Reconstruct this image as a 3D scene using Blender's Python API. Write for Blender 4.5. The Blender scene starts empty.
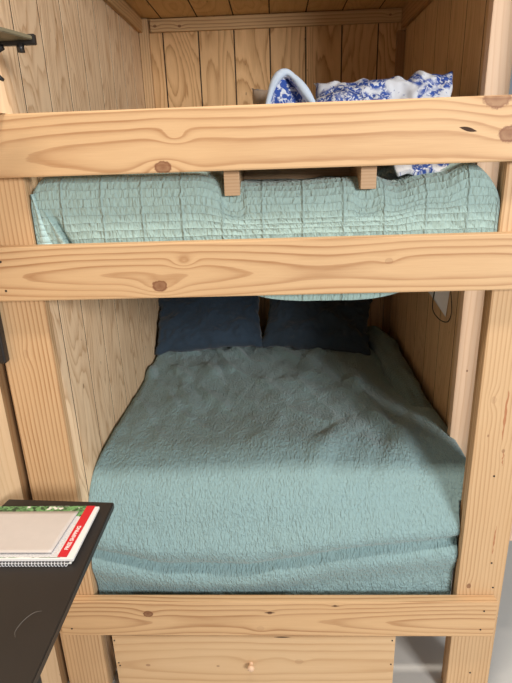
import bpy, bmesh, math, random
from mathutils import Vector, Matrix, noise, Euler
random.seed(7)
sc = bpy.context.scene
COL = sc.collection

# ------------------------------------------------------------------ camera
def make_camera():
    cx, cy, cz = 0.0396, -1.5798, 1.7811
    yaw, pitch, roll, f = -0.0436, 0.3345, -0.034, 526.7
    fw = Vector((math.sin(yaw)*math.cos(pitch), math.cos(yaw)*math.cos(pitch), -math.sin(pitch)))
    r0 = Vector((math.cos(yaw), -math.sin(yaw), 0)); u0 = r0.cross(fw)
    rt = math.cos(roll)*r0 + math.sin(roll)*u0
    up = -math.sin(roll)*r0 + math.cos(roll)*u0
    m = Matrix((rt, up, -fw)).transposed().to_4x4()
    m.translation = Vector((cx, cy, cz))
    cd = bpy.data.cameras.new('camera'); co = bpy.data.objects.new('camera', cd)
    cd.sensor_fit = 'HORIZONTAL'; cd.sensor_width = 36; cd.lens = f*36/512
    cd.clip_start = 0.02; cd.clip_end = 60
    co.matrix_world = m; COL.objects.link(co); sc.camera = co
make_camera()

# ------------------------------------------------------------------ light
sc.view_settings.view_transform = 'Standard'; sc.view_settings.look = 'None'
sc.view_settings.gamma = 1; sc.view_settings.use_curve_mapping = False
sc.view_settings.exposure = -0.30
w = bpy.data.worlds.new('room_ambient'); sc.world = w; w.use_nodes = True
w.node_tree.nodes['Background'].inputs[0].default_value = (0.92, 0.96, 1.0, 1)
w.node_tree.nodes['Background'].inputs[1].default_value = 0.30
def area(name, loc, target, sx, sy, power, col):
    l = bpy.data.lights.new(name, 'AREA'); l.shape = 'RECTANGLE'; l.size = sx; l.size_y = sy
    l.energy = power; l.color = col
    o = bpy.data.objects.new(name, l); COL.objects.link(o); o.location = loc
    o.rotation_euler = (Vector(target)-Vector(loc)).to_track_quat('-Z', 'Y').to_euler()
area('ceiling_lamp_light', (0.15, -0.80, 4.2), (0.15, -0.1, 1.2), 0.8, 0.22, 112, (1.0, 0.90, 0.78))
area('window_daylight', (3.1, -4.8, 2.75), (0.0, 0.8, 1.5), 1.6, 1.3, 400, (1.0, 0.975, 0.94))

FLOOR = -0.36
YB = 1.823; XL = -0.712; XR = 0.787; ZC = 2.545
# ------------------------------------------------------------------ node helpers
class G:
    def __init__(s, name, rough=0.6, spec=0.3):
        s.m = bpy.data.materials.new(name); s.m.use_nodes = True
        s.t = s.m.node_tree; s.n = s.t.nodes; s.b = s.n['Principled BSDF']
        s.b.inputs['Roughness'].default_value = rough
        s.b.inputs['Specular IOR Level'].default_value = spec
        s.uvn = None
    def L(s, a, b): s.t.links.new(a, b)
    def put(s, sock, v):
        if isinstance(v, (int, float)): sock.default_value = v
        elif isinstance(v, tuple): sock.default_value = v if len(v) == len(sock.default_value) else tuple(v)+(1,)
        else: s.L(v, sock)
    def M(s, op, a, b=0.0, c=None, clamp=False):
        n = s.n.new('ShaderNodeMath'); n.operation = op; n.use_clamp = clamp
        s.put(n.inputs[0], a); s.put(n.inputs[1], b)
        if c is not None: s.put(n.inputs[2], c)
        return n.outputs[0]
    def uv(s):
        if not s.uvn:
            t = s.n.new('ShaderNodeUVMap'); x = s.n.new('ShaderNodeSeparateXYZ'); s.L(t.outputs[0], x.inputs[0])
            s.uvn = (x.outputs[0], x.outputs[1])
        return s.uvn
    def vec(s, a, b, c=0.0):
        n = s.n.new('ShaderNodeCombineXYZ'); s.put(n.inputs[0], a); s.put(n.inputs[1], b); s.put(n.inputs[2], c)
        return n.outputs[0]
    def noise(s, v, scale=1.0, detail=3.0, rough=0.5, dist=0.0):
        n = s.n.new('ShaderNodeTexNoise'); s.L(v, n.inputs['Vector']); n.inputs['Scale'].default_value = scale
        n.inputs['Detail'].default_value = detail; n.inputs['Roughness'].default_value = rough
        n.inputs['Distortion'].default_value = dist
        return n.outputs['Fac']
    def ramp(s, f, stops, interp='LINEAR'):
        n = s.n.new('ShaderNodeValToRGB'); r = n.color_ramp; r.interpolation = interp
        while len(r.elements) < len(stops): r.elements.new(0.5)
        for e, (p, c) in zip(r.elements, stops):
            e.position = p; e.color = (c, c, c, 1) if isinstance(c, (int, float)) else tuple(c)+(1,)
        s.L(f, n.inputs[0]); return n.outputs[0]
    def mix(s, f, a, b, mode='MIX'):
        n = s.n.new('ShaderNodeMix'); n.data_type = 'RGBA'; n.blend_type = mode
        s.put(n.inputs[0], f); s.put(n.inputs[6], a); s.put(n.inputs[7], b); return n.outputs[2]
    def bump(s, h, strength, dist):
        n = s.n.new('ShaderNodeBump'); n.inputs['Strength'].default_value = strength; n.inputs['Distance'].default_value = dist
        s.L(h, n.inputs['Height']); s.L(n.outputs[0], s.b.inputs['Normal'])
    def col(s, c): s.put(s.b.inputs['Base Color'], c); return s.m

def plain(name, c, rough=0.6, spec=0.3, metal=0.0):
    g = G(name, rough, spec); g.b.inputs['Metallic'].default_value = metal
    u, v = g.uv(); n = g.noise(g.vec(u, v), 40, 3)
    return g.col(g.mix(g.M('MULTIPLY', n, 0.25), c, tuple(x*0.7 for x in c)))

PL = (0.575, 0.385, 0.215); PD = (0.29, 0.135, 0.055)
def pine(name, seed=0.0, light=PL, dark=PD, knots=(), freq=48, vc=0.03, taper=0.05, amt=0.8, cath=1.0, warp=0.03, smudge=0.0):
    """sawn pine; u runs along the board and v across it, both in metres.
    knots: (u, v, radius, strength of the swirl, darkness)"""
    g = G(name, 0.55, 0.3); u, v = g.uv()
    sd = seed*3.7+1.3
    n1 = g.M('SUBTRACT', g.noise(g.vec(g.M('MULTIPLY', u, 1.6), g.M('MULTIPLY', v, 4.0), sd), 1, 2), 0.5)
    vw = g.M('ADD', v, g.M('MULTIPLY', n1, warp))
    dark_k = None
    for (ku, kv, r, A, D) in knots:
        du = g.M('SUBTRACT', u, ku); dv = g.M('SUBTRACT', v, kv)
        d2 = g.M('ADD', g.M('POWER', g.M('ABSOLUTE', g.M('DIVIDE', du, max(r*3.6, .03))), 2), g.M('POWER', g.M('ABSOLUTE', g.M('DIVIDE', dv, max(r*1.9, .018))), 2))
        e = g.M('EXPONENT', g.M('MULTIPLY', d2, -1.0))
        vw = g.M('ADD', vw, g.M('MULTIPLY', e, A))
        dk = g.M('SQRT', g.M('ADD', g.M('POWER', g.M('ABSOLUTE', g.M('DIVIDE', du, r*1.35)), 2), g.M('POWER', g.M('ABSOLUTE', g.M('DIVIDE', dv, r)), 2)))
        dk = g.M('ADD', dk, g.M('MULTIPLY', g.M('SUBTRACT', g.noise(g.vec(u, v, sd), 90, 2), .5), .5))
        k = g.M('MULTIPLY', g.ramp(dk, [(0.0, .95), (0.55, .74), (0.82, 1.0), (1.0, 0.0)]), D)
        dark_k = k if dark_k is None else g.M('MAXIMUM', dark_k, k)
    t = g.M('ADD', g.M('MULTIPLY', g.noise(g.vec(g.M('MULTIPLY', u, .8*cath), sd, 0.0), 1, 1), 0.16), taper-0.06)
    r = g.M('SQRT', g.M('ADD', g.M('POWER', g.M('ABSOLUTE', g.M('SUBTRACT', vw, vc)), 2), g.M('POWER', g.M('ABSOLUTE', t), 2)))
    fine = g.noise(g.vec(g.M('MULTIPLY', u, 7.0), g.M('MULTIPLY', v, 60.0), sd), 1, 2)
    fr = g.M('FRACT', g.M('ADD', g.M('MULTIPLY', r, freq), g.M('MULTIPLY', fine, 0.25)))
    band = g.ramp(fr, [(0.0, 0.05), (0.35, 0.02), (0.66, 0.35), (0.86, 1.0), (0.97, 0.75), (1.0, 0.05)])
    fib = g.noise(g.vec(g.M('MULTIPLY', u, 9.0), g.M('MULTIPLY', v, 420.0), sd), 1, 2)
    big = g.noise(g.vec(g.M('MULTIPLY', u, 1.5), g.M('MULTIPLY', v, 9.0), sd+4), 1, 3)
    vary = g.M('MULTIPLY', g.ramp(big, [(0.3, 0.45), (0.65, 1.0)]), amt)
    f = g.M('ADD', g.M('MULTIPLY', band, vary), g.M('MULTIPLY', g.M('SUBTRACT', fib, .45), 0.35), clamp=True)
    c = g.mix(f, light, dark)
    b2 = g.noise(g.vec(g.M('MULTIPLY', u, 2.5), g.M('MULTIPLY', v, 5.0), sd+9), 1, 3)
    c = g.mix(g.ramp(b2, [(0.35, 0.0), (0.75, 0.28+smudge)]), c, tuple(a*b for a, b in zip(light, (0.90, 0.80, 0.68))))
    if dark_k is not None:
        c = g.mix(dark_k, c, (0.17, 0.065, 0.03))
    g.bump(g.M('ADD', g.M('MULTIPLY', fib, .5), g.M('MULTIPLY', band, .5)), 0.25, 0.0012)
    return g.col(c)

def veneer(name, light, dark, seed=0.0, scale=1.0, amt=0.75, streak=0.4):
    """rotary cut plywood siding, v carries an offset per plank"""
    g = G(name, 0.6, 0.25); u, v = g.uv(); sd = seed*2.1+.7
    pl = g.M('FLOOR', g.M('DIVIDE', v, 0.204))
    h = g.noise(g.vec(g.M('MULTIPLY', u, 1.15*scale), g.M('MULTIPLY', v, 6.0*scale), g.M('ADD', g.M('MULTIPLY', pl, 3.3), sd)), 1, 1.5, .4, .15)
    fine = g.noise(g.vec(g.M('MULTIPLY', u, 9.0), g.M('MULTIPLY', v, 110.0), sd), 1, 2)
    fr = g.M('FRACT', g.M('ADD', g.M('MULTIPLY', h, 17.0), g.M('MULTIPLY', fine, 0.45)))
    band = g.ramp(fr, [(0.0, 0.1), (0.3, 0.0), (0.7, 0.45), (0.9, 1.0), (1.0, 0.1)])
    fib = g.noise(g.vec(g.M('MULTIPLY', u, 13.0), g.M('MULTIPLY', v, 300.0), sd), 1, 3)
    st = g.noise(g.vec(g.M('MULTIPLY', u, 1.6), g.M('MULTIPLY', v, 36.0), sd+3), 1, 3)
    f = g.M('ADD', g.M('MULTIPLY', band, amt*.85), g.M('MULTIPLY', g.M('SUBTRACT', fib, .4), 0.55))
    f = g.M('ADD', f, g.M('MULTIPLY', g.M('SUBTRACT', st, .5), streak), clamp=True)
    c = g.mix(f, light, dark)
    pv = g.noise(g.vec(g.M('MULTIPLY', pl, 5.13), sd, 0.0), 1, 0)
    c = g.mix(g.ramp(pv, [(0.3, 0.0), (0.7, 0.3)]), c, tuple(a*.78 for a in light))
    pk = g.noise(g.vec(g.M('MULTIPLY', u, 18.0), g.M('MULTIPLY', v, 50.0), sd+7), 1, 1)
    c = g.mix(g.ramp(pk, [(0.76, 0.0), (0.80, .75)]), c, (0.16, 0.07, 0.03))
    g.bump(fib, 0.3, 0.001)
    return g.col(c)

def quilt_mat(name, c, cell=0.021, seam=0.123, strength=1.0, pucker=1.0, roww=0.8, seamw=0.45, brk=4.7, pu=95.0, pv=34.0):
    g = G(name, 0.85, 0.15); u, v = g.uv()
    g.b.inputs['Sheen Weight'].default_value = 0.25
    wob = g.M('MULTIPLY', g.M('SUBTRACT', g.noise(g.vec(g.M('MULTIPLY', u, 14.0), g.M('MULTIPLY', v, 14.0), 0.0), 1, 2), .5), 0.010)
    vv = g.M('ADD', v, wob)
    row = g.M('ABSOLUTE', g.M('SINE', g.M('MULTIPLY', vv, math.pi/cell)))
    row = g.M('POWER', row, 0.45)
    uu = g.M('ADD', u, g.M('MULTIPLY', g.M('SUBTRACT', g.noise(g.vec(g.M('MULTIPLY', u, 8.0), g.M('MULTIPLY', v, 45.0), 2.0), 1, 1), .5), 0.012))
    sm = g.M('ABSOLUTE', g.M('SINE', g.M('MULTIPLY', uu, math.pi/seam)))
    sm = g.ramp(sm, [(0.0, 0.0), (0.14, 1.0)])
    puck = g.noise(g.vec(g.M('MULTIPLY', u, pu), g.M('MULTIPLY', v, pv), g.M('MULTIPLY', g.M('FLOOR', g.M('DIVIDE', vv, cell)), brk)), 1, 1.5, .5, .5)
    h = g.M('ADD', g.M('MULTIPLY', row, roww), g.M('MULTIPLY', puck, 1.15*pucker))
    h = g.M('MULTIPLY', h, g.M('ADD', g.M('MULTIPLY', sm, seamw), 1-seamw))
    weave = g.noise(g.vec(g.M('MULTIPLY', u, 500.0), g.M('MULTIPLY', v, 500.0), 0.0), 1, 1)
    h = g.M('ADD', h, g.M('MULTIPLY', weave, .12))
    g.bump(h, strength, 0.006)
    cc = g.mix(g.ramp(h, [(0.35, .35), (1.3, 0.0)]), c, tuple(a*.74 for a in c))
    big = g.noise(g.vec(u, v, 5.0), 4, 3)
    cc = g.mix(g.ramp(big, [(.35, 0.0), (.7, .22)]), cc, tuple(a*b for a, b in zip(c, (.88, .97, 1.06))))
    return g.col(cc)

def fabric(name, c, scale=300, strength=.5):
    g = G(name, 0.9, 0.12); u, v = g.uv(); g.b.inputs['Sheen Weight'].default_value = 0.2
    wv = g.noise(g.vec(g.M('MULTIPLY', u, scale), g.M('MULTIPLY', v, scale), 0.0), 1, 2)
    wr = g.noise(g.vec(g.M('MULTIPLY', u, 9.0), g.M('MULTIPLY', v, 14.0), 1.0), 1, 3, .55, .8)
    g.bump(g.M('ADD', g.M('MULTIPLY', wv, .08), wr), strength, 0.012)
    return g.col(g.mix(wr, c, tuple(a*.85 for a in c)))

def toile(name):
    g = G(name, 0.85, 0.15); u, v = g.uv()
    a = g.noise(g.vec(u, v, 0.7), 9, 2, .5, .6)
    b = g.noise(g.vec(u, v, 3.0), 62, 3, .6, 1.0)
    m = g.M('MULTIPLY', g.ramp(a, [(.46, 0.0), (.51, 1.0)]), g.ramp(b, [(.42, 0.0), (.50, 1.0)]))
    sp = g.ramp(g.noise(g.vec(u, v, 9.0), 75, 2, .5, .5), [(.66, 0.0), (.70, .7)])
    m = g.M('MAXIMUM', m, sp)
    wr = g.noise(g.vec(g.M('MULTIPLY', u, 9.0), g.M('MULTIPLY', v, 16.0), 1.0), 1, 3)
    g.bump(wr, .4, .012)
    return g.col(g.mix(m, (0.68, 0.72, 0.79), (0.04, 0.09, 0.36)))

# ------------------------------------------------------------------ mesh helpers
def tag(o, label=None, cat=None, group=None, kind=None):
    if label: o['label'] = label
    if cat: o['category'] = cat
    if group: o['group'] = group
    if kind: o['kind'] = kind
    return o
def link(name, bm, mat, parent=None, smooth=False):
    me = bpy.data.meshes.new(name); bm.normal_update(); bm.to_mesh(me); bm.free()
    for m in (mat if isinstance(mat, (list, tuple)) else [mat]): me.materials.append(m)
    if smooth:
        for p in me.polygons: p.use_smooth = True
    o = bpy.data.objects.new(name, me); COL.objects.link(o)
    if parent:
        o.parent = parent
        o.matrix_parent_inverse = Matrix.Translation(-parent.location)
    return o
def empty(name, loc, label, cat, group=None):
    o = bpy.data.objects.new(name, None); COL.objects.link(o); o.location = loc
    o.empty_display_size = .1
    return tag(o, label, cat, group)
def uv_box(bm, axis, faces=None):
    """UVs in metres: u along the grain axis, v across"""
    uvl = bm.loops.layers.uv.verify()
    bm.normal_update()
    for f in (faces or bm.faces):
        n = [abs(q) for q in f.normal]; k = n.index(max(n))
        for l in f.loops:
            p = l.vert.co
            if k == axis: a, b = [i for i in range(3) if i != axis]; uvv = (p[a]*.15, p[b]+.4)
            else:
                b = [i for i in range(3) if i not in (axis, k)][0]
                uvv = (p[axis], p[b]+(0 if k == 1 else .31))
            l[uvl].uv = uvv
def box_bm(lo, hi, bev=0.004, seg=2, axis=0, bm=None):
    own = bm is None; bm = bm or bmesh.new()
    r = bmesh.ops.create_cube(bm, size=1)
    for v in r['verts']:
        v.co = Vector([(lo[i]+hi[i])/2 + v.co[i]*(hi[i]-lo[i]) for i in range(3)])
    if bev:
        es = list({e for v in r['verts'] for e in v.link_edges})
        bmesh.ops.bevel(bm, geom=es, offset=bev, segments=seg, profile=.6, affect='EDGES')
    if own: uv_box(bm, axis)
    return bm
def board(name, lo, hi, mat, parent=None, axis=0, bev=0.004, kind=None):
    o = link(name, box_bm(lo, hi, bev, 2, axis), mat, parent)
    if kind: o['kind'] = kind
    return o
def disc_bm(centre, r, depth, n=12, axis=1, bm=None):
    bm = bm or bmesh.new()
    res = bmesh.ops.create_cone(bm, cap_ends=True, segments=n, radius1=r, radius2=r*.9, depth=depth)
    rot = Matrix.Rotation(math.pi/2, 4, 'X') if axis == 1 else Matrix.Identity(4)
    bmesh.ops.transform(bm, matrix=Matrix.Translation(centre) @ rot, verts=res['verts'])
    return bm
def grid_bm(nu, nv, fn, wrap=False):
    """fn(i/nu, j/nv) -> (co, uv)"""
    bm = bmesh.new(); uvl = bm.loops.layers.uv.verify(); V = []; U = []
    for i in range(nu+1):
        rowv = []; rowu = []
        for j in range(nv+1):
            co, q = fn(i/nu, j/nv); rowv.append(bm.verts.new(co)); rowu.append(q)
        V.append(rowv); U.append(rowu)
    for i in range(nu):
        for j in range(nv):
            f = bm.faces.new((V[i][j], V[i+1][j], V[i+1][j+1], V[i][j+1])); f.smooth = True
            for l, (a, b) in zip(f.loops, ((i, j), (i+1, j), (i+1, j+1), (i, j+1))): l[uvl].uv = U[a][b]
    return bm
def tube_bm(pts, r, n=8, bm=None):
    bm = bm or bmesh.new(); rings = []
    pts = [Vector(p) for p in pts]
    rad = r if isinstance(r, (list, tuple)) else [r]*len(pts)
    for i, p in enumerate(pts):
        d = (pts[min(i+1, len(pts)-1)]-pts[max(i-1, 0)]).normalized()
        a = d.orthogonal().normalized() if i == 0 else (pa - d*pa.dot(d)).normalized()
        pa = a; b = d.cross(a)
        rings.append([bm.verts.new(p+(a*math.cos(t)+b*math.sin(t))*rad[i]) for t in [2*math.pi*k/n for k in range(n)]])
    for q in range(len(rings)-1):
        for k in range(n): bm.faces.new((rings[q][k], rings[q][(k+1) % n], rings[q+1][(k+1) % n], rings[q+1][k]))
    bm.faces.new(list(reversed(rings[0]))); bm.faces.new(rings[-1])
    return bm
def smooth_path(pts, per=8):
    out = []; P = [Vector(p) for p in pts]
    for i in range(len(P)-1):
        p0 = P[max(i-1, 0)]; p1 = P[i]; p2 = P[i+1]; p3 = P[min(i+2, len(P)-1)]
        for k in range(per):
            t = k/per
            out.append(.5*((2*p1)+(-p0+p2)*t+(2*p0-5*p1+4*p2-p3)*t*t+(-p0+3*p1-3*p2+p3)*t**3))
    out.append(P[-1]); return out

# ------------------------------------------------------------------ structure
LEFTW = veneer('left_wall_ply', (0.90, 0.67, 0.44), (0.56, 0.34, 0.18), 1, 1.0, .9, 1.1)
BACKW = veneer('back_wall_ply', (0.81, 0.52, 0.265), (0.44, 0.225, 0.085), 3, 1.0, 1.0, .3)
RIGHTW = veneer('right_wall_ply', (0.72, 0.49, 0.28), (0.43, 0.25, 0.12), 5, .8, .5, .6)
CEILW = veneer('ceiling_ply', (0.80, 0.53, 0.25), (0.50, 0.27, 0.10), 6, .8, .5, .4)
FRONTW = veneer('front_wall_ply', (0.75, 0.56, 0.36), (0.58, 0.39, 0.21), 9, .7, .5, .3)

GROOVE_SHADE = plain('groove_shade_paint', (0.055, 0.035, 0.022), .9)
def grooved(name, mat, axis_u, a0, a1, b0, b1, fixed, normal_axis, sign, first, pitch=0.204, gw=0.008, gd=0.0016, th=0.02):
    """siding panel: long direction axis_u from a0 to a1, across from b0 to b1, V grooves every pitch, a solid slab th thick"""
    ax_v = [i for i in range(3) if i not in (axis_u, normal_axis)][0]
    prof = [(b0, 0)]; g = first
    while g - pitch > b0+.01: g -= pitch
    while g < b1-.01:
        if g > b0+.01: prof += [(g-gw/2, 0), (g-gw*.45, gd), (g+gw*.45, gd), (g+gw/2, 0)]
        g += pitch
    prof.append((b1, 0))
    bm = bmesh.new(); uvl = bm.loops.layers.uv.verify()
    def P(u, v, d):
        c = [0, 0, 0]; c[axis_u] = u; c[ax_v] = v; c[normal_axis] = fixed - sign*d; return c
    for (v0, d0), (v1, d1) in zip(prof, prof[1:]):
        vs = [bm.verts.new(P(*q)) for q in ((a0, v0, d0), (a1, v0, d0), (a1, v1, d1), (a0, v1, d1))]
        f = bm.faces.new(vs)
        for l, q in zip(f.loops, ((a0, v0), (a1, v0), (a1, v1), (a0, v1))): l[uvl].uv = (q[0], q[1]-first+20*.204)
        if d0 > 0 and d1 > 0: f.material_index = 1   # groove floor, shade put into its near-black colour
    # back and sides
    box = [P(a, v, d) for a in (a0, a1) for v in (b0, b1) for d in (gd+.001, th)]
    B = [bm.verts.new(q) for q in box]
    for q in ((0, 2, 3, 1), (4, 5, 7, 6), (0, 1, 5, 4), (2, 6, 7, 3), (1, 3, 7, 5)):
        f = bm.faces.new([B[i] for i in q])
        for l in f.loops: l[uvl].uv = (l.vert.co[axis_u], l.vert.co[ax_v])
    # thin lip closing the board edges up to the face
    for a in (a0, a1):
        vs = [bm.verts.new(P(a, v, d)) for v, d in ((b0, 0), (b1, 0), (b1, gd+.001), (b0, gd+.001))]
        f = bm.faces.new(vs)
        for l in f.loops: l[uvl].uv = (l.vert.co[axis_u], l.vert.co[ax_v])
    for v in (b0, b1):
        vs = [bm.verts.new(P(a, v, d)) for a, d in ((a0, 0), (a1, 0), (a1, gd+.001), (a0, gd+.001))]
        f = bm.faces.new(vs)
        for l in f.loops: l[uvl].uv = (l.vert.co[axis_u], l.vert.co[ax_v])
    bmesh.ops.recalc_face_normals(bm, faces=bm.faces)
    return tag(link(name, bm, [mat, GROOVE_SHADE]), kind='structure')

grooved('wall_back', BACKW, 2, FLOOR, ZC+.02, XL-.02, XR+.02, YB, 1, -1, -0.583)
grooved('wall_left', LEFTW, 2, FLOOR, ZC, 0.082, YB, XL, 0, 1, 0.15, gw=.009, gd=.001, th=.02)
grooved('wall_left_above_post', LEFTW, 2, 1.9225, ZC, -0.16, 0.081, XL, 0, 1, 0.15, th=.16)
grooved('wall_right', RIGHTW, 2, 0.10, ZC, 0.44, YB, XR, 0, -1, 0.36, gw=.010, th=.03)
grooved('wall_left_front', FRONTW, 2, FLOOR, ZC, -1.9, 0.02, -0.90, 0, 1, -0.16, th=.05)
board('trim_6', (-.95, .021, FLOOR), (-.908, .20, 2.0), pine('shaded_trim_pine', 22, light=(.36, .22, .11)), axis=2, kind='structure')  # strip in the gap, its pine colour darkened to stand for shade
board('trim_7', (.905, .20, .285), (1.02, .24, 2.6), pine('outer_trim_pine', 23, light=(.75, .55, .42)), axis=2, kind='structure')
grooved('ceiling', CEILW, 1, -0.16, YB, XL-.02, XR+.02, ZC, 2, -1, -0.583)
gfl = G('painted_floor', 0.45, 0.4); u_, v_ = gfl.uv()
FL = gfl.col(gfl.mix(gfl.noise(gfl.vec(u_, v_), 3, 4), (0.56, 0.55, 0.53), (0.66, 0.65, 0.62)))
tag(board('floor', (-.95, -3.0, FLOOR-.05), (3.0, 3.0, FLOOR), FL, axis=0, bev=0), kind='structure')
TR = pine('trim_pine', 11, light=(0.64, 0.42, 0.21), freq=60, vc=.2)
board('trim_1', (-0.648, YB-.024, 2.474), (0.775, YB-.001, 2.541), pine('trim_back_pine', 12, light=(0.66, 0.45, 0.24), knots=[(-.48, 2.50, .008, .01, .9), (-.62, 2.505, .008, .01, .9), (.70, 2.51, .006, .01, .8)], freq=60, vc=2.2), kind='structure')
board('trim_2', (XL+.001, 0.0, 2.470), (XL+.026, YB-.03, 2.542), TR, axis=1, kind='structure')
board('trim_3', (XR-.026, 0.44, 2.440), (XR-.001, YB-.03, 2.542), pine('trim_right_pine', 15, light=(0.50, 0.31, 0.15), vc=.2), axis=1, kind='structure')
board('trim_4', (XL+.001, YB-.045, 0.0), (XL+.055, YB-.001, 2.541), pine('corner_strip_pine', 13, light=(0.66, 0.45, 0.25), vc=.3, freq=70), axis=2, kind='structure')
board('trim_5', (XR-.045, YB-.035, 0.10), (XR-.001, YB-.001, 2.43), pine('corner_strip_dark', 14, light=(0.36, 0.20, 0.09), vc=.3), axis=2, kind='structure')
# base trim by the left post
board('baseboard_left', (-0.899, -1.9, FLOOR), (-0.884, -0.03, FLOOR+.085), pine('baseboard_pine', 21, vc=.2), axis=1, kind='structure')

# ------------------------------------------------------------------ bunk bed
bunk = empty('bunk_bed', (0, 0.04, FLOOR), 'built-in double bunk bed of raw pine boards with three wide front rails', 'bunk bed')
R1 = pine('top_rail_pine', 1, knots=[(-.279, 1.765, .020, -.045, .95), (-.238, 1.845, .012, .03, .0), (.645, 1.915, .030, .02, .8), (.688, 1.822, .024, .035, .9), (-.76, 1.838, .008, .01, .35)], freq=52, vc=1.80, taper=.045, cath=1.2, amt=.85)
R2 = pine('middle_rail_pine', 2, knots=[(-.320, 1.419, .019, .035, .95), (-.24, 1.49, .010, .03, .0), (.377, 1.478, .010, .012, .28)], freq=54, vc=1.455, taper=.03, cath=1.1, amt=.85)
R3 = pine('bottom_rail_pine', 3, light=(0.62, 0.41, 0.225), knots=[(-.488, .112, .016, .02, 1.0), (-.012, .118, .0075, .01, .9), (.239, .153, .0055, .008, .8), (-.05, .04, .012, .02, .15)], freq=56, vc=.07, taper=.02, cath=1.2, amt=.95)
rails = [board('guard_rail', (-.879, 0, 1.750), (.873, .038, 1.9214), R1, bunk, bev=.005),
         board('guard_rail', (-.879, 0, 1.380), (.873, .038, 1.5514), R2, bunk, bev=.005),
         board('guard_rail', (-.8457, 0, 0.0), (.851, .038, .1718), R3, bunk, bev=.005)]
P1 = pine('left_post_pine', 4, light=(0.60, 0.405, 0.23), dark=(0.32, 0.16, 0.065), freq=70, vc=-1.0, taper=.03, cath=.5, amt=.95, warp=.010, knots=[(1.19, -.80, .012, .01, .12)])
P2 = pine('right_post_pine', 5, light=(0.60, 0.405, 0.23), dark=(0.33, 0.17, 0.07), freq=72, vc=.55, taper=.04, cath=.5, amt=.8, warp=.02,
          knots=[(.995, .756, .010, .015, .2), (.212, .751, .009, .008, .85), (.80, .81, .006, .006, .6), (.86, .752, .004, .003, .6)])
post1 = board('post', (-.8787, .0385, FLOOR), (-.7075, .0765, 1.921), P1, bunk, axis=2, bev=.006)
post2 = board('post', (.7075, .0385, FLOOR), (.8787, .0765, 1.921), P2, bunk, axis=2, bev=.006)
# studs set back behind the posts; the shaded pine has shade in its colour
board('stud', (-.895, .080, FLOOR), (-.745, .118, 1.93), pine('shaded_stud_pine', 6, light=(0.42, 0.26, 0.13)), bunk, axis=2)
board('stud', (.753, .400, 0.12), (.836, .438, 2.54), pine('right_stud_pine', 7, light=(0.78, 0.57, 0.40), dark=(.60, .37, .22), freq=55, vc=.9, amt=.5, knots=[(.95, .795, .004, .003, .9)]), bunk, axis=2)
PLY = pine('platform_ply', 8, light=(0.60, 0.40, 0.21))
for z0 in (0.075, 1.41):
    board('platform', (-.700, .080, z0), (.700, YB-.05, z0+.018), PLY, bunk, bev=.001)
for z0 in (0.0, 1.335):
    for y0 in (.42, .98, 1.55):
        board('joist', (-.700, y0, z0), (.700, y0+.036, z0+.074), PLY, bunk, bev=.002)
board('stud', (.716, .080, FLOOR), (.86, .118, 1.93), pine('shaded_stud_right', 27, light=(0.46, 0.29, 0.15)), bunk, axis=2)  # stud behind the right post, shade put into its darker pine colour
# resin streaks in the right post
SCR = plain('dark_screw', (0.03, 0.025, 0.02), .5)
def screws(parent, pts, y, r=.0038):
    for (X, Z) in pts: link('screw', disc_bm((X, y, Z), r, .003), SCR, parent)
screws(rails[0], [(-.80, 1.875), (.80, 1.79)], -.0002)
screws(rails[1], [(-.805, 1.506), (-.805, 1.415), (.80, 1.51), (.80, 1.42)], -.0002)
screws(rails[2], [(-.801, .134), (-.802, .036), (.803, .129), (.799, .037)], -.0002)
screws(post2, [(.824, .321), (.842, .205), (.800, -.236), (.79, .70)], .0383)
def streak(parent, X, z0, z1, wdt, seed):
    def fn(a, b):
        z = z0+(z1-z0)*a; s = math.sin(math.pi*a)**.5 if 0 < a < 1 else 0
        k = .6+.8*noise.noise(Vector((seed, a*6, 0)))
        x = X + (b-.5)*wdt*s*k + .004*noise.noise(Vector((a*5, seed, 3)))
        return (x, .0383, z), (x, z)
    link('resin_streak', grid_bm(30, 2, fn), RES, parent)
RES = plain('resin_brown', (0.42, 0.19, 0.09), .6)
streak(post2, .800, .84, 1.03, .012, 1.0); streak(post2, .822, .36, .49, .007, 5.0); streak(post2, .812, .74, .80, .006, 8.0)
# thin cracks
DK = plain('dark_check', (0.05, 0.025, 0.015), .8)
def check_mark(parent, x, z, l, h, y=-.0004, tilt=0.0):
    def fn(a, b):
        X = x+(a-.5)*l; s = math.sin(math.pi*a) if 0 < a < 1 else 0
        return (X, y, z+(b-.5)*h*s+tilt*(a-.5)), (X, z)
    link('wood_check', grid_bm(10, 1, fn), DK, parent)
check_mark(rails[0], .575, 1.838, .05, .011, tilt=-.012)
check_mark(rails[2], -.012, .119, .045, .006); check_mark(rails[2], .24, .153, .035, .005)

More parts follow.
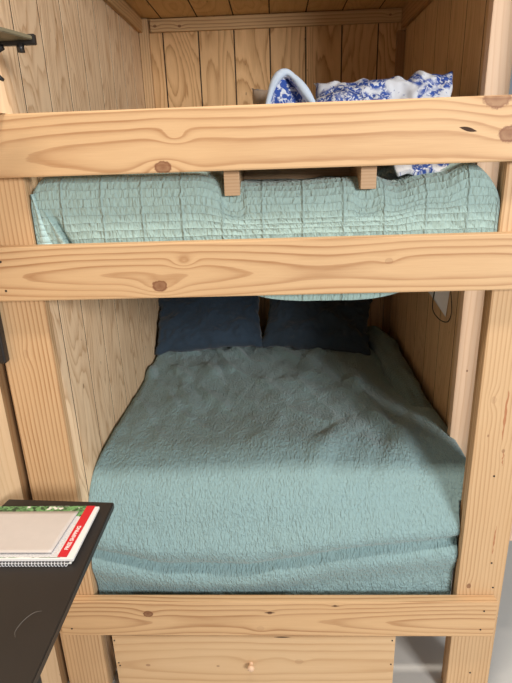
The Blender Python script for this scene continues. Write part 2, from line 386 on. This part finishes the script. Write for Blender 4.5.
# ---- drawer under the bunk
DW = pine('drawer_pine', 16, light=(0.62, 0.43, 0.25), dark=(.40, .22, .10), freq=30, vc=-.16, taper=.03, cath=1.5, amt=.6,
          knots=[(-.516, -.163, .007, .01, .6), (-.229, -.166, .005, .008, .6), (-.094, -.15, .02, .03, .05), (.1, -.14, .014, .02, .2)])
drawer = board('drawer', (-.648, .004, FLOOR+.012), (.479, .024, -.006), DW, bunk, bev=.002)
board('drawer_box', (-.62, .025, FLOOR+.02), (.45, .60, -.08), pine('drawer_box_pine', 17, light=(.5, .34, .18)), drawer, bev=.001)
def knob():
    prof = [(0, .008), (.006, .007), (.012, .0065), (.016, .011), (.022, .014), (.028, .0125), (.032, .007), (.0335, 0.0005)]
    def fn(a, b):
        i = a*(len(prof)-1); k = min(int(i), len(prof)-2); t = i-k
        y = prof[k][0]*(1-t)+prof[k+1][0]*t; r = prof[k][1]*(1-t)+prof[k+1][1]*t
        th = 2*math.pi*b
        return (-.094+r*math.cos(th), .004-y, -.150+r*math.sin(th)), (a*.03, b*.05)
    bm = grid_bm(21, 20, fn); bmesh.ops.remove_doubles(bm, verts=bm.verts, dist=1e-5)
    tag(link('knob', bm, plain('knob_wood', (0.72, 0.50, 0.34), .45), drawer, True), 'small turned wooden knob')
knob()
screws(drawer, [(-.640, -.03), (-.636, -.15), (-.632, -.165), (.466, -.025), (.467, -.15)], .0038, .0034)
check_mark(drawer, .034, -.0095, .07, .006, y=.0036)

# ------------------------------------------------------------------ quilts and mattresses
def nz(x, y, z=0.0): return noise.noise(Vector((x, y, z)))
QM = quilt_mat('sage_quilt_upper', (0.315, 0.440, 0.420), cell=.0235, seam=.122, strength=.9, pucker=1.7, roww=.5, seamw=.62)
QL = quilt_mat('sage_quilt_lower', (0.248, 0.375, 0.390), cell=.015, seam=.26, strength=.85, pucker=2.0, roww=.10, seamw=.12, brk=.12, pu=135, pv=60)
MAT = plain('mattress_ticking', (0.7, 0.7, 0.68), .9)

def mattress(lo, hi, label):
    bm = box_bm(lo, hi, .04, 4, 0)
    o = link('mattress', bm, MAT, None, True)
    o['label'] = label; o['category'] = 'mattress'; return o
mattress((-.665, .125, 1.4285), (.655, 1.76, 1.665), 'upper bunk mattress hidden under the pale green quilt')
mattress((-.655, .150, .0935), (.655, 1.76, .545), 'lower bunk mattress under the wrinkled teal quilt')

def drape(name, x0, x1, yf, yb, ztop, zbot, rx0, rx1, ry, topf, frontf, mat, nu=230, nv=300, sidebot=None):
    """cover over a box: across x (sides drop), along y (front drops)"""
    sd = (ztop-zbot) if sidebot is None else sidebot
    def path(s, L, r, D):
        # s measured from the far flat end towards the edge; returns (position, drop)
        flat = L - r
        if s < flat: return s, 0.0
        q = s-flat; arc = r*math.pi/2
        if q < arc: t = q/r; return flat + r*math.sin(t), r*(1-math.cos(t))
        return L, r+(q-arc)
    Wd = x1-x0; mid = (x0+x1)/2
    Lx0 = Wd/2-rx0+rx0*math.pi/2+(sd-rx0); Lx1 = Wd/2-rx1+rx1*math.pi/2+(sd-rx1)
    Ly = (yb-yf)-ry+ry*math.pi/2+(ztop-zbot-ry)
    def fn(a, b):
        s = -Lx0+(Lx0+Lx1)*a
        if s < 0: p, dx = path(-s, Wd/2, rx0, sd); X = mid-p
        else: p, dx = path(s, Wd/2, rx1, sd); X = mid+p
        q, dy = path(Ly*b, yb-yf, ry, ztop-zbot)
        Y = yb-q
        dxl = dx/max(sd, .01); 
        d = (dx**4+dy**4)**.25
        Z = ztop-min(d, ztop-zbot)
        fr = min(1, dy/(ry*1.0)) ; sidef = min(1, dx/.06)
        X2, Y2, Z2 = X, Y, Z
        t = topf(X, Y)*(1-fr)
        Z2 += t*(1-sidef*.6)
        dX, dY, dZ = frontf(X, Y, Z, fr)
        X2 += dX; Y2 += dY; Z2 += dZ
        return (X2, Y2, Z2), (s, Ly*b)
    return grid_bm(nu, nv, fn)

def ss(a, b, x):
    t = max(0, min(1, (x-a)/(b-a))); return t*t*(3-2*t)
# upper quilt
def up_top(X, Y):
    h = .010*nz(X*3, Y*3, 2) + .004*nz(X*12, Y*8, 5)
    tray = ss(-.20, -.08, X)*(1-ss(.36, .50, X))*(1-ss(.40, .55, Y))
    h -= .032*tray
    h += .012*ss(.05, -.6, X) + .012*ss(.45, .6, X) - .030*ss(.34, .42, X)*ss(.62, .54, X)*ss(.5, .3, Y)
    return h
def up_front(X, Y, Z, fr):
    tray = ss(-.20, -.06, X)*(1-ss(.36, .50, X))*ss(1.55, 1.66, Z)
    dz = -.030*tray*fr - .028*ss(.34, .42, X)*ss(.62, .54, X)*fr*ss(1.6, 1.7, Z)
    for fx_ in (-.087, .315): dz -= .03*math.exp(-((X-fx_)/.035)**4)*fr*ss(1.62, 1.70, Z)
    dy = .008*math.exp(-((X+.087)/.04)**4)*fr + .008*math.exp(-((X-.315)/.04)**4)*fr
    dy *= ss(1.60, 1.66, Z)
    dy += (.006*nz(X*5, Z*5, 1) + .003*nz(X*20, Z*14, 8))*fr
    # sag of the hem in the middle
    hem = ss(1.48, 1.36, Z)
    dz += hem*(.048 - .050*math.exp(-((X-.20)/.26)**4))*fr
    dz += .0*fr
    # left corner pleat
    pl = math.exp(-((X+.655+.45*(1.66-Z)*0.0-.42*(1.66-Z))/.010)**2)*ss(1.67, 1.60, Z)
    dy += pl*.022*fr
    return 0, dy, dz
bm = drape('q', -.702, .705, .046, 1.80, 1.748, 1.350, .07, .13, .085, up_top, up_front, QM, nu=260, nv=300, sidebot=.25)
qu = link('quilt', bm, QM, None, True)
tag(qu, 'pale sage green channel-stitched quilt on the upper bunk', 'quilt')
# hanging corner fold at the left end of the upper quilt
def flap(a, b):
    z = 1.70-.19*a; X0 = -.700; wdt = .012+.10*(a**1.1)
    X = X0+wdt*b
    Y = .0425 + .007*math.sin(b*9+a*3) - .002*b + .006*(1-a)
    return (X, Y, z), (X, z*1.3)
bmf = grid_bm(24, 20, flap)
link('corner_fold', bmf, quilt_mat('sage_quilt_fold', (0.40, 0.56, 0.56), cell=.0235, seam=.122, strength=.6), qu, True)

# lower quilt
def low_top(X, Y):
    h = .022*nz(X*1.8, Y*1.8, 3)
    # diagonal soft ridges in the far left
    m = ss(.5, 1.0, Y)*ss(.35, -.15, X)
    a = (X*1.0+Y*.55)
    h += m*.034*max(0, nz(a*9, (Y-X)*2.2, 6))*2
    # ridges running across the right half
    m2 = ss(-.1, .3, X)
    b = (X*.75-Y*.35)
    h += m2*.016*max(0, nz(b*9+3, (X+Y)*1.8, 9))*2
    # long crease along the right side
    xr = .40+.16*(1.2-Y)
    h += .012*math.exp(-((X-xr)/.035)**2)*ss(1.5, 1.1, Y)*ss(.15, .5, Y)
    h -= .008*math.exp(-((X-xr+.07)/.045)**2)*ss(1.5, 1.1, Y)*ss(.15, .5, Y)
    rg = 1-abs(nz((X+.6*Y)*4.5, (Y-.5*X)*1.6, 21))*2
    h += .008*max(0, rg-.55)/.45*ss(.25, .5, Y)
    h += .007*nz(X*9, Y*5, 14) + .0045*nz(X*18, Y*9, 4) + .0022*nz(X*34, Y*20, 7)
    h += .02*math.exp(-((X)/.5)**2) - .012
    h -= .025*ss(.45, .75, X)*ss(.5, 1.2, Y)
    return h
def crease_z(X):
    xs = [(-.75, .37), (-.694, .353), (-.437, .285), (-.085, .277), (.297, .352), (.702, .400), (.8, .41)]
    for (a, za), (b, zb) in zip(xs, xs[1:]):
        if X <= b: t = (X-a)/(b-a); return za+(zb-za)*t
    return .41
def low_front(X, Y, Z, fr):
    zc = crease_z(X); f = fr
    dy = -.034*math.exp(-((Z-zc-.075)/.070)**2)*f
    dy += .030*math.exp(-((Z-zc+.005)/.022)**2)*f*(.8+.5*nz(X*4, 1.0, 2))
    dy -= .018*math.exp(-((Z-zc+.075)/.05)**2)*f
    dy += (.008*nz(X*5, Z*6, 1)+.003*nz(X*22, Z*12, 8)+.002*nz(X*40, Z*24, 8))*f
    # small folds at right foot
    dy += .010*math.exp(-((Z-zc+.05-.10*(X-.4))/.012)**2)*f*ss(.30, .55, X)
    return 0, dy, 0
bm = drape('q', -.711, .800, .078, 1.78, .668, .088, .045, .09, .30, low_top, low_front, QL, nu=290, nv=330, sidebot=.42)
# pull the front foot in between the posts and keep the right edge inside the wall
for v in bm.verts:
    x, y, z = v.co
    lim = .800-.028*ss(.30, .62, y) if y > .26 else (.76+.04*ss(.12, .26, y)) if z > .50 else .70+.06*max(0, (z-.25)/.25)
    x = min(x, lim)
    if y < .125: x = min(x, .704+.006*ss(.09, .12, y))
    if y < .085: x = max(x, -.704)
    v.co = (min(x, .780), max(y, .043), z)
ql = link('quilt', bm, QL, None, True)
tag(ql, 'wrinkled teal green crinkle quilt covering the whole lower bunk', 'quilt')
def roll(name, pts, rad, mat, parent, seed=0, n=26):
    P = smooth_path(pts, 14); R = smooth_path([(r, 0, 0) for r in rad], 14)
    N = len(P)-1
    def fn(a, b):
        i = min(int(a*N+.5), N); p = P[i]
        d = (P[min(i+1, N)]-P[max(i-1, 0)]).normalized()
        s = Vector((d.y, -d.x, 0)).normalized(); up = s.cross(d); th = 2*math.pi*b
        r = R[i].x*(1+.30*nz(math.cos(th)*1.5+seed, math.sin(th)*1.5, a*9)+.10*nz(math.cos(th)*4, math.sin(th)*4, a*25))
        if i == 0 or i == N: r *= .05
        q = p+s*math.cos(th)*r*1.0+up*math.sin(th)*r
        return q, (b*.5, a*1.2)
    return link(name, grid_bm(N, n, fn), mat, parent, True)
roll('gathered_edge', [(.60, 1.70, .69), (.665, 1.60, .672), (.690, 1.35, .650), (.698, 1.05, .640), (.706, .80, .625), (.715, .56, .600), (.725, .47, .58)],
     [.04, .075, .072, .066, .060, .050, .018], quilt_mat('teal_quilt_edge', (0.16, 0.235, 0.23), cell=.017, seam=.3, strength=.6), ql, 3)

# ------------------------------------------------------------------ pillows
def pillow(name, w, h, th, loc, rot, mat, label, cat='pillow', seed=0.0, wr=1.0, group=None, droop=0.0, n=64):
    """closed cushion: two inflated sheets joined at the seam"""
    def half(sign):
        def fn(a, b):
            u = a*2-1; v = b*2-1
            e = (max(0, 1-abs(u)**2.6)*max(0, 1-abs(v)**2.6))**.42
            pin = 1-.07*(1-abs(v)**2)*abs(u)**3 ; pin2 = 1-.07*(1-abs(u)**2)*abs(v)**3
            x = u*w/2*pin; y = v*h/2*pin2
            z = sign*th/2*e
            edge = min(1, e*2.2)
            z += wr*(.016*nz(u*2.5+seed, v*2.5, sign)+.009*abs(nz(u*6+seed, v*4, 3+sign)))*edge
            z += droop*(u*u)*.05
            x += wr*.008*nz(v*5, seed, u*2); y += wr*.010*nz(u*5, seed+4, v*2)
            return (x, y, z), (x+seed, y)
        return fn
    bm = grid_bm(n, int(n*.75), half(1)); bm2 = grid_bm(n, int(n*.75), half(-1))
    for f in bm2.faces: f.normal_flip()
    me = bpy.data.meshes.new('t'); bm2.to_mesh(me); bm2.free(); bm.from_mesh(me); bpy.data.meshes.remove(me)
    # smooth the seam shut
    bmesh.ops.remove_doubles(bm, verts=bm.verts, dist=.0006)
    o = link(name, bm, mat, None, True)
    o.location = loc; o.rotation_euler = rot
    return tag(o, label, cat, group)
NAVY = fabric('navy_cotton', (0.036, 0.058, 0.088), 320, 1.0)
pillow('pillow', .67, .43, .16, (-.385, 1.555, .838), (math.radians(41), math.radians(-3), math.radians(2)), NAVY, 'navy blue pillow leaning in the left back corner of the lower bunk', seed=1.0, wr=2.0)
pillow('pillow', .655, .42, .16, (.285, 1.530, .826), (math.radians(40), math.radians(4), math.radians(-7)), fabric('navy_cotton_right', (0.036, 0.054, 0.076), 320, 1.0), 'navy blue pillow at the right, its edge under the middle rail', seed=5.0, wr=2.0)

TOILE = toile('blue_white_toile')
WHT = plain('white_cotton', (0.80, 0.84, 0.90), .9)
# sham cushion, crumpled, standing against the tray on the upper bunk
sham = pillow('pillow', .50, .33, .13, (.440, .475, 1.892), (math.radians(64), math.radians(-3), math.radians(-2)), TOILE,
             'white pillow with blue floral print lying crumpled on the upper bunk', seed=2.3, wr=2.0)
def corner(a, b):
    X = .415+.150*b; Y = .36-.255*a
    Z = 1.772-.020*a*a-.022*ss(.7, 1.0, a)+.004*math.sin(b*16+a*5)+.003*nz(a*5, b*5, 3)
    X += .012*a*(b-.3)
    return (X, Y, Z), (X+2.2, Y)
cr = link('pillow_corner', grid_bm(24, 24, corner), TOILE, None, True)
bpy.context.view_layer.update(); cr.parent = sham; cr.matrix_parent_inverse = sham.matrix_world.inverted()
q_ = cr.modifiers.new('thick', 'SOLIDIFY'); q_.thickness = .012; q_.offset = -1
# folded throw with a standing loop
PK = [(-.004, 1.76), (.006, 1.87), (.024, 1.965), (.050, 2.030), (.085, 2.052), (.118, 2.030), (.150, 1.99), (.182, 1.945), (.215, 1.90), (.25, 1.84), (.29, 1.77)]
PKs = smooth_path([(x, 0, z) for x, z in PK], 6)
def arch_sheet(a, b):
    p = PKs[min(int(a*(len(PKs)-1)+.5), len(PKs)-1)]
    k = 1-.12*b
    return (p.x+.012*nz(a*4, b*3, 2)*b, .40+.20*b+.01*nz(a*4, b*3, 2), 1.76+(p.z-1.76)*k+.008*nz(a*5, b*4, 1)*b), (a*.6, b*.3)
throw = link('folded_blanket', grid_bm(60, 14, arch_sheet), TOILE, None, True)
sm = throw.modifiers.new('thick', 'SOLIDIFY'); sm.thickness = .012; sm.offset = -1
tag(throw, 'folded white blanket with blue floral print peaked beside the pillow, upper bunk', 'blanket')
hp = [Vector(arch_sheet(i/60, 0)[0])+Vector((0, -.004, 0)) for i in range(61)]
tag(link('hem', tube_bm(hp, [.012+.003*math.sin(i*.4) for i in range(61)], 10), plain('pale_blue_hem', (0.62, 0.74, 0.90), .9), throw, True), 'pale blue hem')
def inner(a, b):
    i = 2+b*(len(PKs)-5); p = PKs[int(i)]
    X = p.x*.92+.008; Z = 1.76+(p.z-1.772)*a
    return (X, .425+.05*(1-a)*0+.022*math.sin(b*11+a*2)+.012*nz(b*7, a*5, 4), Z), (X, Z)
link('inner_fold', grid_bm(24, 40, inner), TOILE, throw, True)
# flat printed roll linking to the cushion
def flat_fold(a, b):
    th = 2*math.pi*b
    X = .17+.17*a; r = (.050+.015*nz(a*5, math.cos(th), 3))*(math.sin(math.pi*min(max(a, .03), .97))**.3)
    return (X, .42+r*1.4*math.cos(th), 1.925+.030*a+r*math.sin(th)), (X, b*.3)
pl2 = link('pillowcase', grid_bm(30, 24, flat_fold), TOILE, None, True)
tag(pl2, 'blue printed pillowcase bundled between the arched blanket and the pillow', 'pillowcase')
pillow('cushion', .17, .30, .10, (.045, .68, 1.895), (math.radians(78), 0, math.radians(8)), fabric('taupe_cotton', (0.42, 0.33, 0.25), 200, .5), 'taupe cushion half hidden behind the arched blanket', 'cushion', seed=7, n=32)

# ------------------------------------------------------------------ wooden tray on the upper bunk
tray = empty('bed_tray', (.12, .2, 1.67), 'low wooden bed tray on two block feet showing below the top rail', 'tray')
RUN = pine('runner_pine', 31, light=(0.50, 0.34, 0.21), dark=(.36, .21, .11), freq=120, vc=1.9, amt=.8)
board('foot', (-.110, .0425, 1.678), (-.064, .30, 1.762), RUN, tray, axis=1, bev=.002)
board('foot', (.292, .0425, 1.685), (.338, .30, 1.762), RUN, tray, axis=1, bev=.002)
board('added_back_board', (-.063, .275, 1.69), (.291, .299, 1.762), RUN, tray, bev=.002)  # board added to close the tray's back and keep the space below dark
board('tray_board', (-.16, .050, 1.763), (.40, .31, 1.782), pine('tray_pine', 32, light=(.45, .28, .14)), tray, bev=.002)

# ------------------------------------------------------------------ right wall fixture
fx = empty('wall_fixture', (.76, .75, 1.10), 'white wedge-shaped fixture on the right wall of the lower bunk', 'fixture')
def prism(poly_yz, x0, x1):
    bm = bmesh.new(); uvl = bm.loops.layers.uv.verify()
    A = [bm.verts.new((x0, y, z)) for y, z in poly_yz]; B = [bm.verts.new((x1, y, z)) for y, z in poly_yz]
    bm.faces.new(A); bm.faces.new(list(reversed(B)))
    n = len(A)
    for i in range(n): bm.faces.new((A[i], B[i], B[(i+1) % n], A[(i+1) % n]))
    bmesh.ops.recalc_face_normals(bm, faces=bm.faces)
    bmesh.ops.bevel(bm, geom=list(bm.edges), offset=.003, segments=2, affect='EDGES')
    return bm
hb_ = bmesh.new()
for q in ((.722, .66, 1.24), (.786, .66, 1.24), (.722, 1.10, 1.24), (.786, 1.10, 1.24), (.726, .67, 1.180), (.783, .68, 1.092), (.755, 1.05, 1.215)): hb_.verts.new(q)
bmesh.ops.convex_hull(hb_, input=list(hb_.verts)); hb_.loops.layers.uv.verify(); uv_box(hb_, 0)
link('housing', hb_, plain('white_plastic', (0.82, 0.85, 0.88), .4), fx)
wl = smooth_path([(.725, .70, 1.24), (.728, .73, 1.17), (.735, .74, 1.12), (.752, .71, 1.092), (.770, .68, 1.085), (.780, .655, 1.10), (.782, .64, 1.15), (.775, .655, 1.235)], 6)
tag(link('wire_loop', tube_bm([(p.x-.006, p.y-.05, p.z) for p in wl], .0022, 6), plain('black_wire', (0.015, .015, .015), .4), fx, True), 'thin black wire loop')

# ------------------------------------------------------------------ counter table at left
TBM = G('dark_laminate', 0.42, 0.4); tu, tv = TBM.uv()
TBM.col(TBM.mix(TBM.noise(TBM.vec(tu, tv), 4, 5), (0.016, 0.013, 0.012), (0.028, 0.024, 0.022)))
table = empty('side_table', (-.69, -.7, FLOOR), 'narrow dark brown high table along the left wall beside the bunk', 'table')
TZ = .74
def table_top():
    bm = bmesh.new()
    pts = [(-.862, -.128), (-.503, -.150), (-.497, -.78), (-.495, -1.10), (-.870, -1.10), (-.870, -.165)]
    lo = [bm.verts.new((x, y, TZ-.022)) for x, y in pts]; hi = [bm.verts.new((x, y, TZ)) for x, y in pts]
    bm.faces.new(hi); bm.faces.new(list(reversed(lo)))
    for i in range(6): bm.faces.new((lo[i], lo[(i+1) % 6], hi[(i+1) % 6], hi[i]))
    bmesh.ops.recalc_face_normals(bm, faces=bm.faces)
    bmesh.ops.bevel(bm, geom=[e for e in bm.edges], offset=.0025, segments=2, affect='EDGES')
    uv_box(bm, 0); return bm
tt = link('table_top', table_top(), TBM.m, table)
for (x, y) in ((-.85, -.22), (-.62, -.62), (-.85, -1.05), (-.62, -1.05)):
    link('leg', tube_bm([(x, y, FLOOR), (x, y, TZ-.022)], .016, 12), plain('black_steel', (.02, .02, .02), .4), table, True)
# pale curved scratch and a scuff
SC = plain('pale_scratch', (0.12, 0.11, 0.10), .6)
arc = smooth_path([(-.557, -.586, TZ), (-.575, -.592, TZ), (-.590, -.615, TZ), (-.596, -.645, TZ), (-.588, -.662, TZ)], 8)
tag(link('scratch', tube_bm(arc, [.0004+.0007*math.sin(math.pi*i/(len(arc)-1)) for i in range(len(arc))], 5), SC, table), 'pale curved scratch')

# ------------------------------------------------------------------ magazines on the table
def slab(lo, hi, rotz, pivot, bev=.0008, curl=None):
    bm = bmesh.new(); box_bm(lo, hi, bev, 1, 0, bm); uv_box(bm, 0)
    bmesh.ops.rotate(bm, verts=bm.verts, cent=pivot, matrix=Matrix.Rotation(rotz, 3, 'Z')); return bm
def paper(name, c): return plain(name, c, .5, .4)
# spiral notebook at the bottom
nb = empty('spiral_notebook', (-.73, -.33, TZ), 'spiral-bound notebook with black cover at the bottom of the paper stack', 'notebook')
link('cover', slab((-.865, -.435, TZ+.0005), (-.556, -.200, TZ+.0025), 0, (0, 0, 0)), paper('notebook_black', (.02, .02, .025)), nb)
link('pages', slab((-.862, -.430, TZ+.0026), (-.540, -.205, TZ+.0085), 0, (0, 0, 0)), paper('notebook_pages', (.78, .78, .76)), nb)
link('cover', slab((-.865, -.432, TZ+.0088), (-.545, -.200, TZ+.0105), 0, (0, 0, 0)), paper('notebook_black_front', (.02, .02, .03)), nb)
hel = []
for i in range(34*10):
    t = i/10; hel.append((-.862+t*.0092, -.434+.0058*math.cos(2*math.pi*t), TZ+.0068+.0058*math.sin(2*math.pi*t)))
tag(link('spiral_wire', tube_bm(hel, .0011, 5), plain('white_wire', (.75, .76, .8), .4), nb, True), 'white coil binding')
# catalogue with a red side strip
cat = empty('catalog', (-.70, -.31, TZ+.0108), 'catalog with green leafy cover and red strip along its right edge', 'magazine')
gc = G('leafy_cover', .35, .5); cu, cv = gc.uv()
gn = gc.noise(gc.vec(cu, cv), 70, 3, .6, 1.0); gn2 = gc.noise(gc.vec(cu, cv, 4.0), 35, 2)
cc = gc.mix(gc.ramp(gn, [(.42, 0.0), (.55, 1.0)]), (.02, .05, .025), (.16, .36, .14))
cc = gc.mix(gc.ramp(gn2, [(.60, 0.0), (.64, 1.0)]), cc, (.75, .74, .68)); topm = gc.M('GREATER_THAN', gc.M('ADD', cv, gc.M('MULTIPLY', gn2, .03)), -.232+.31)
botm = gc.M('MULTIPLY', gc.M('LESS_THAN', cv, -.095), gc.M('LESS_THAN', cu, -.78))
prn = gc.ramp(gc.noise(gc.vec(gc.M('MULTIPLY', cu, 1.0), gc.M('MULTIPLY', cv, 3.0)), 160, 2), [(.5, 0.0), (.56, .5)])
page = gc.mix(prn, (.72, .72, .74), (.35, .36, .40))
gc.col(gc.mix(gc.M('MAXIMUM', topm, botm), page, cc))
link('pages', slab((-.870, -.428, TZ+.0108), (-.533, -.198, TZ+.0195), 0, (0, 0, 0)), paper('catalog_pages', (.82, .82, .82)), cat)
link('front_cover', slab((-.870, -.424, TZ+.0196), (-.572, -.196, TZ+.0204), 0, (0, 0, 0)), gc.m, cat)
def quadstrip(p, z, uvs=1):
    bm = bmesh.new(); uvl = bm.loops.layers.uv.verify()
    v = [bm.verts.new((x, y, z)) for x, y in p]+[bm.verts.new((x, y, z-.0008)) for x, y in p]
    bm.faces.new(v[:4])
    for i in range(4): bm.faces.new((v[i], v[i+4], v[(i+1) % 4+4], v[(i+1) % 4]))
    bmesh.ops.recalc_face_normals(bm, faces=bm.faces); uv_box(bm, 0); return bm
RS = [(-.580, -.422), (-.553, -.422), (-.546, -.197), (-.573, -.197)]
tag(link('red_strip', quadstrip(RS, TZ+.0212), paper('red_print', (.62, .02, .03)), cat), 'red strip with white lettering')
def text(body, size, loc, rot, mat, parent):
    cu = bpy.data.curves.new('lettering', 'FONT'); cu.body = body; cu.size = size; cu.extrude = .0001
    cu.align_x = 'LEFT'; cu.align_y = 'CENTER'; cu.offset = .0004
    t = bpy.data.objects.new('lettering', cu); COL.objects.link(t)
    dg = bpy.context.evaluated_depsgraph_get(); me = bpy.data.meshes.new_from_object(t.evaluated_get(dg))
    COL.objects.unlink(t); bpy.data.objects.remove(t)
    me.transform(Matrix.Translation(loc) @ Euler(rot).to_matrix().to_4x4())
    me.materials.clear(); me.materials.append(mat)
    o = bpy.data.objects.new('lettering', me); COL.objects.link(o); o.parent = parent
    o.matrix_parent_inverse = Matrix.Translation(-parent.location); return o
text('FREE SHIPPING', .0155, (-.565, -.395, TZ+.0214), (0, 0, math.radians(88)), paper('white_print', (.85, .82, .82)), cat)
# loose envelope on top
env = grid_bm(20, 12, lambda a, b: ((-.872+.284*a-.012*(1-b)*a, -.412+.186*b, TZ+.0222+.0035*math.sin(math.pi*b)*a+.004*(1-b)**6), (a*.27, b*.19)))
ev = link('envelope', env, paper('grey_paper', (.60, .555, .53)), None, True)
s2 = ev.modifiers.new('thick', 'SOLIDIFY'); s2.thickness = .0012; s2.offset = 1
tag(ev, 'large plain grey-beige envelope lying on top of the catalog', 'envelope')

# ------------------------------------------------------------------ black wall bracket at upper left
BLK = plain('black_plastic', (.016, .014, .014), .35, .5)
br = empty('wall_bracket', (-.80, -.12, 2.08), 'black folding wall bracket sticking out at the upper left', 'bracket')
def poly_prism(pts, z0, z1, bev=.002):
    bm = bmesh.new(); n = len(pts)
    lo = [bm.verts.new((x, y, z0)) for x, y in pts]; hi = [bm.verts.new((x, y, z1)) for x, y in pts]
    bm.faces.new(hi); bm.faces.new(list(reversed(lo)))
    for i in range(n): bm.faces.new((lo[i], lo[(i+1) % n], hi[(i+1) % n], hi[i]))
    bmesh.ops.recalc_face_normals(bm, faces=bm.faces)
    if bev: bmesh.ops.bevel(bm, geom=list(bm.edges), offset=bev, segments=2, affect='EDGES')
    uv_box(bm, 0); return bm
link('plate', poly_prism([(-.895, -.10), (-.560, -.10), (-.590, -.20), (-.895, -.20)], 2.080, 2.090), plain('olive_grey_panel', (.16, .14, .09), .5), br)
link('rim', poly_prism([(-.895, -.10), (-.556, -.10), (-.556, -.085), (-.895, -.085)], 2.070, 2.094), BLK, br)
link('knob', tube_bm([(-.592, -.105, 2.052), (-.592, -.105, 2.072)], .009, 12), BLK, br, True)
link('brace', tube_bm([(-.885, -.10, 1.95), (-.640, -.10, 2.068)], .008, 8), BLK, br, True)
link('hook', tube_bm([(-.885, -.10, 2.03), (-.67, -.10, 2.005), (-.652, -.10, 1.992)], [.01, .009, .004], 8), BLK, br, True)

# black case hung on the left post
cs = box_bm((-.899, .004, 1.168), (-.855, .0375, 1.376), .008, 3, 2)
cs_o = link('hanging_case', cs, BLK, None, True)
tag(cs_o, 'black slim case fixed to the left post below the middle rail', 'case')
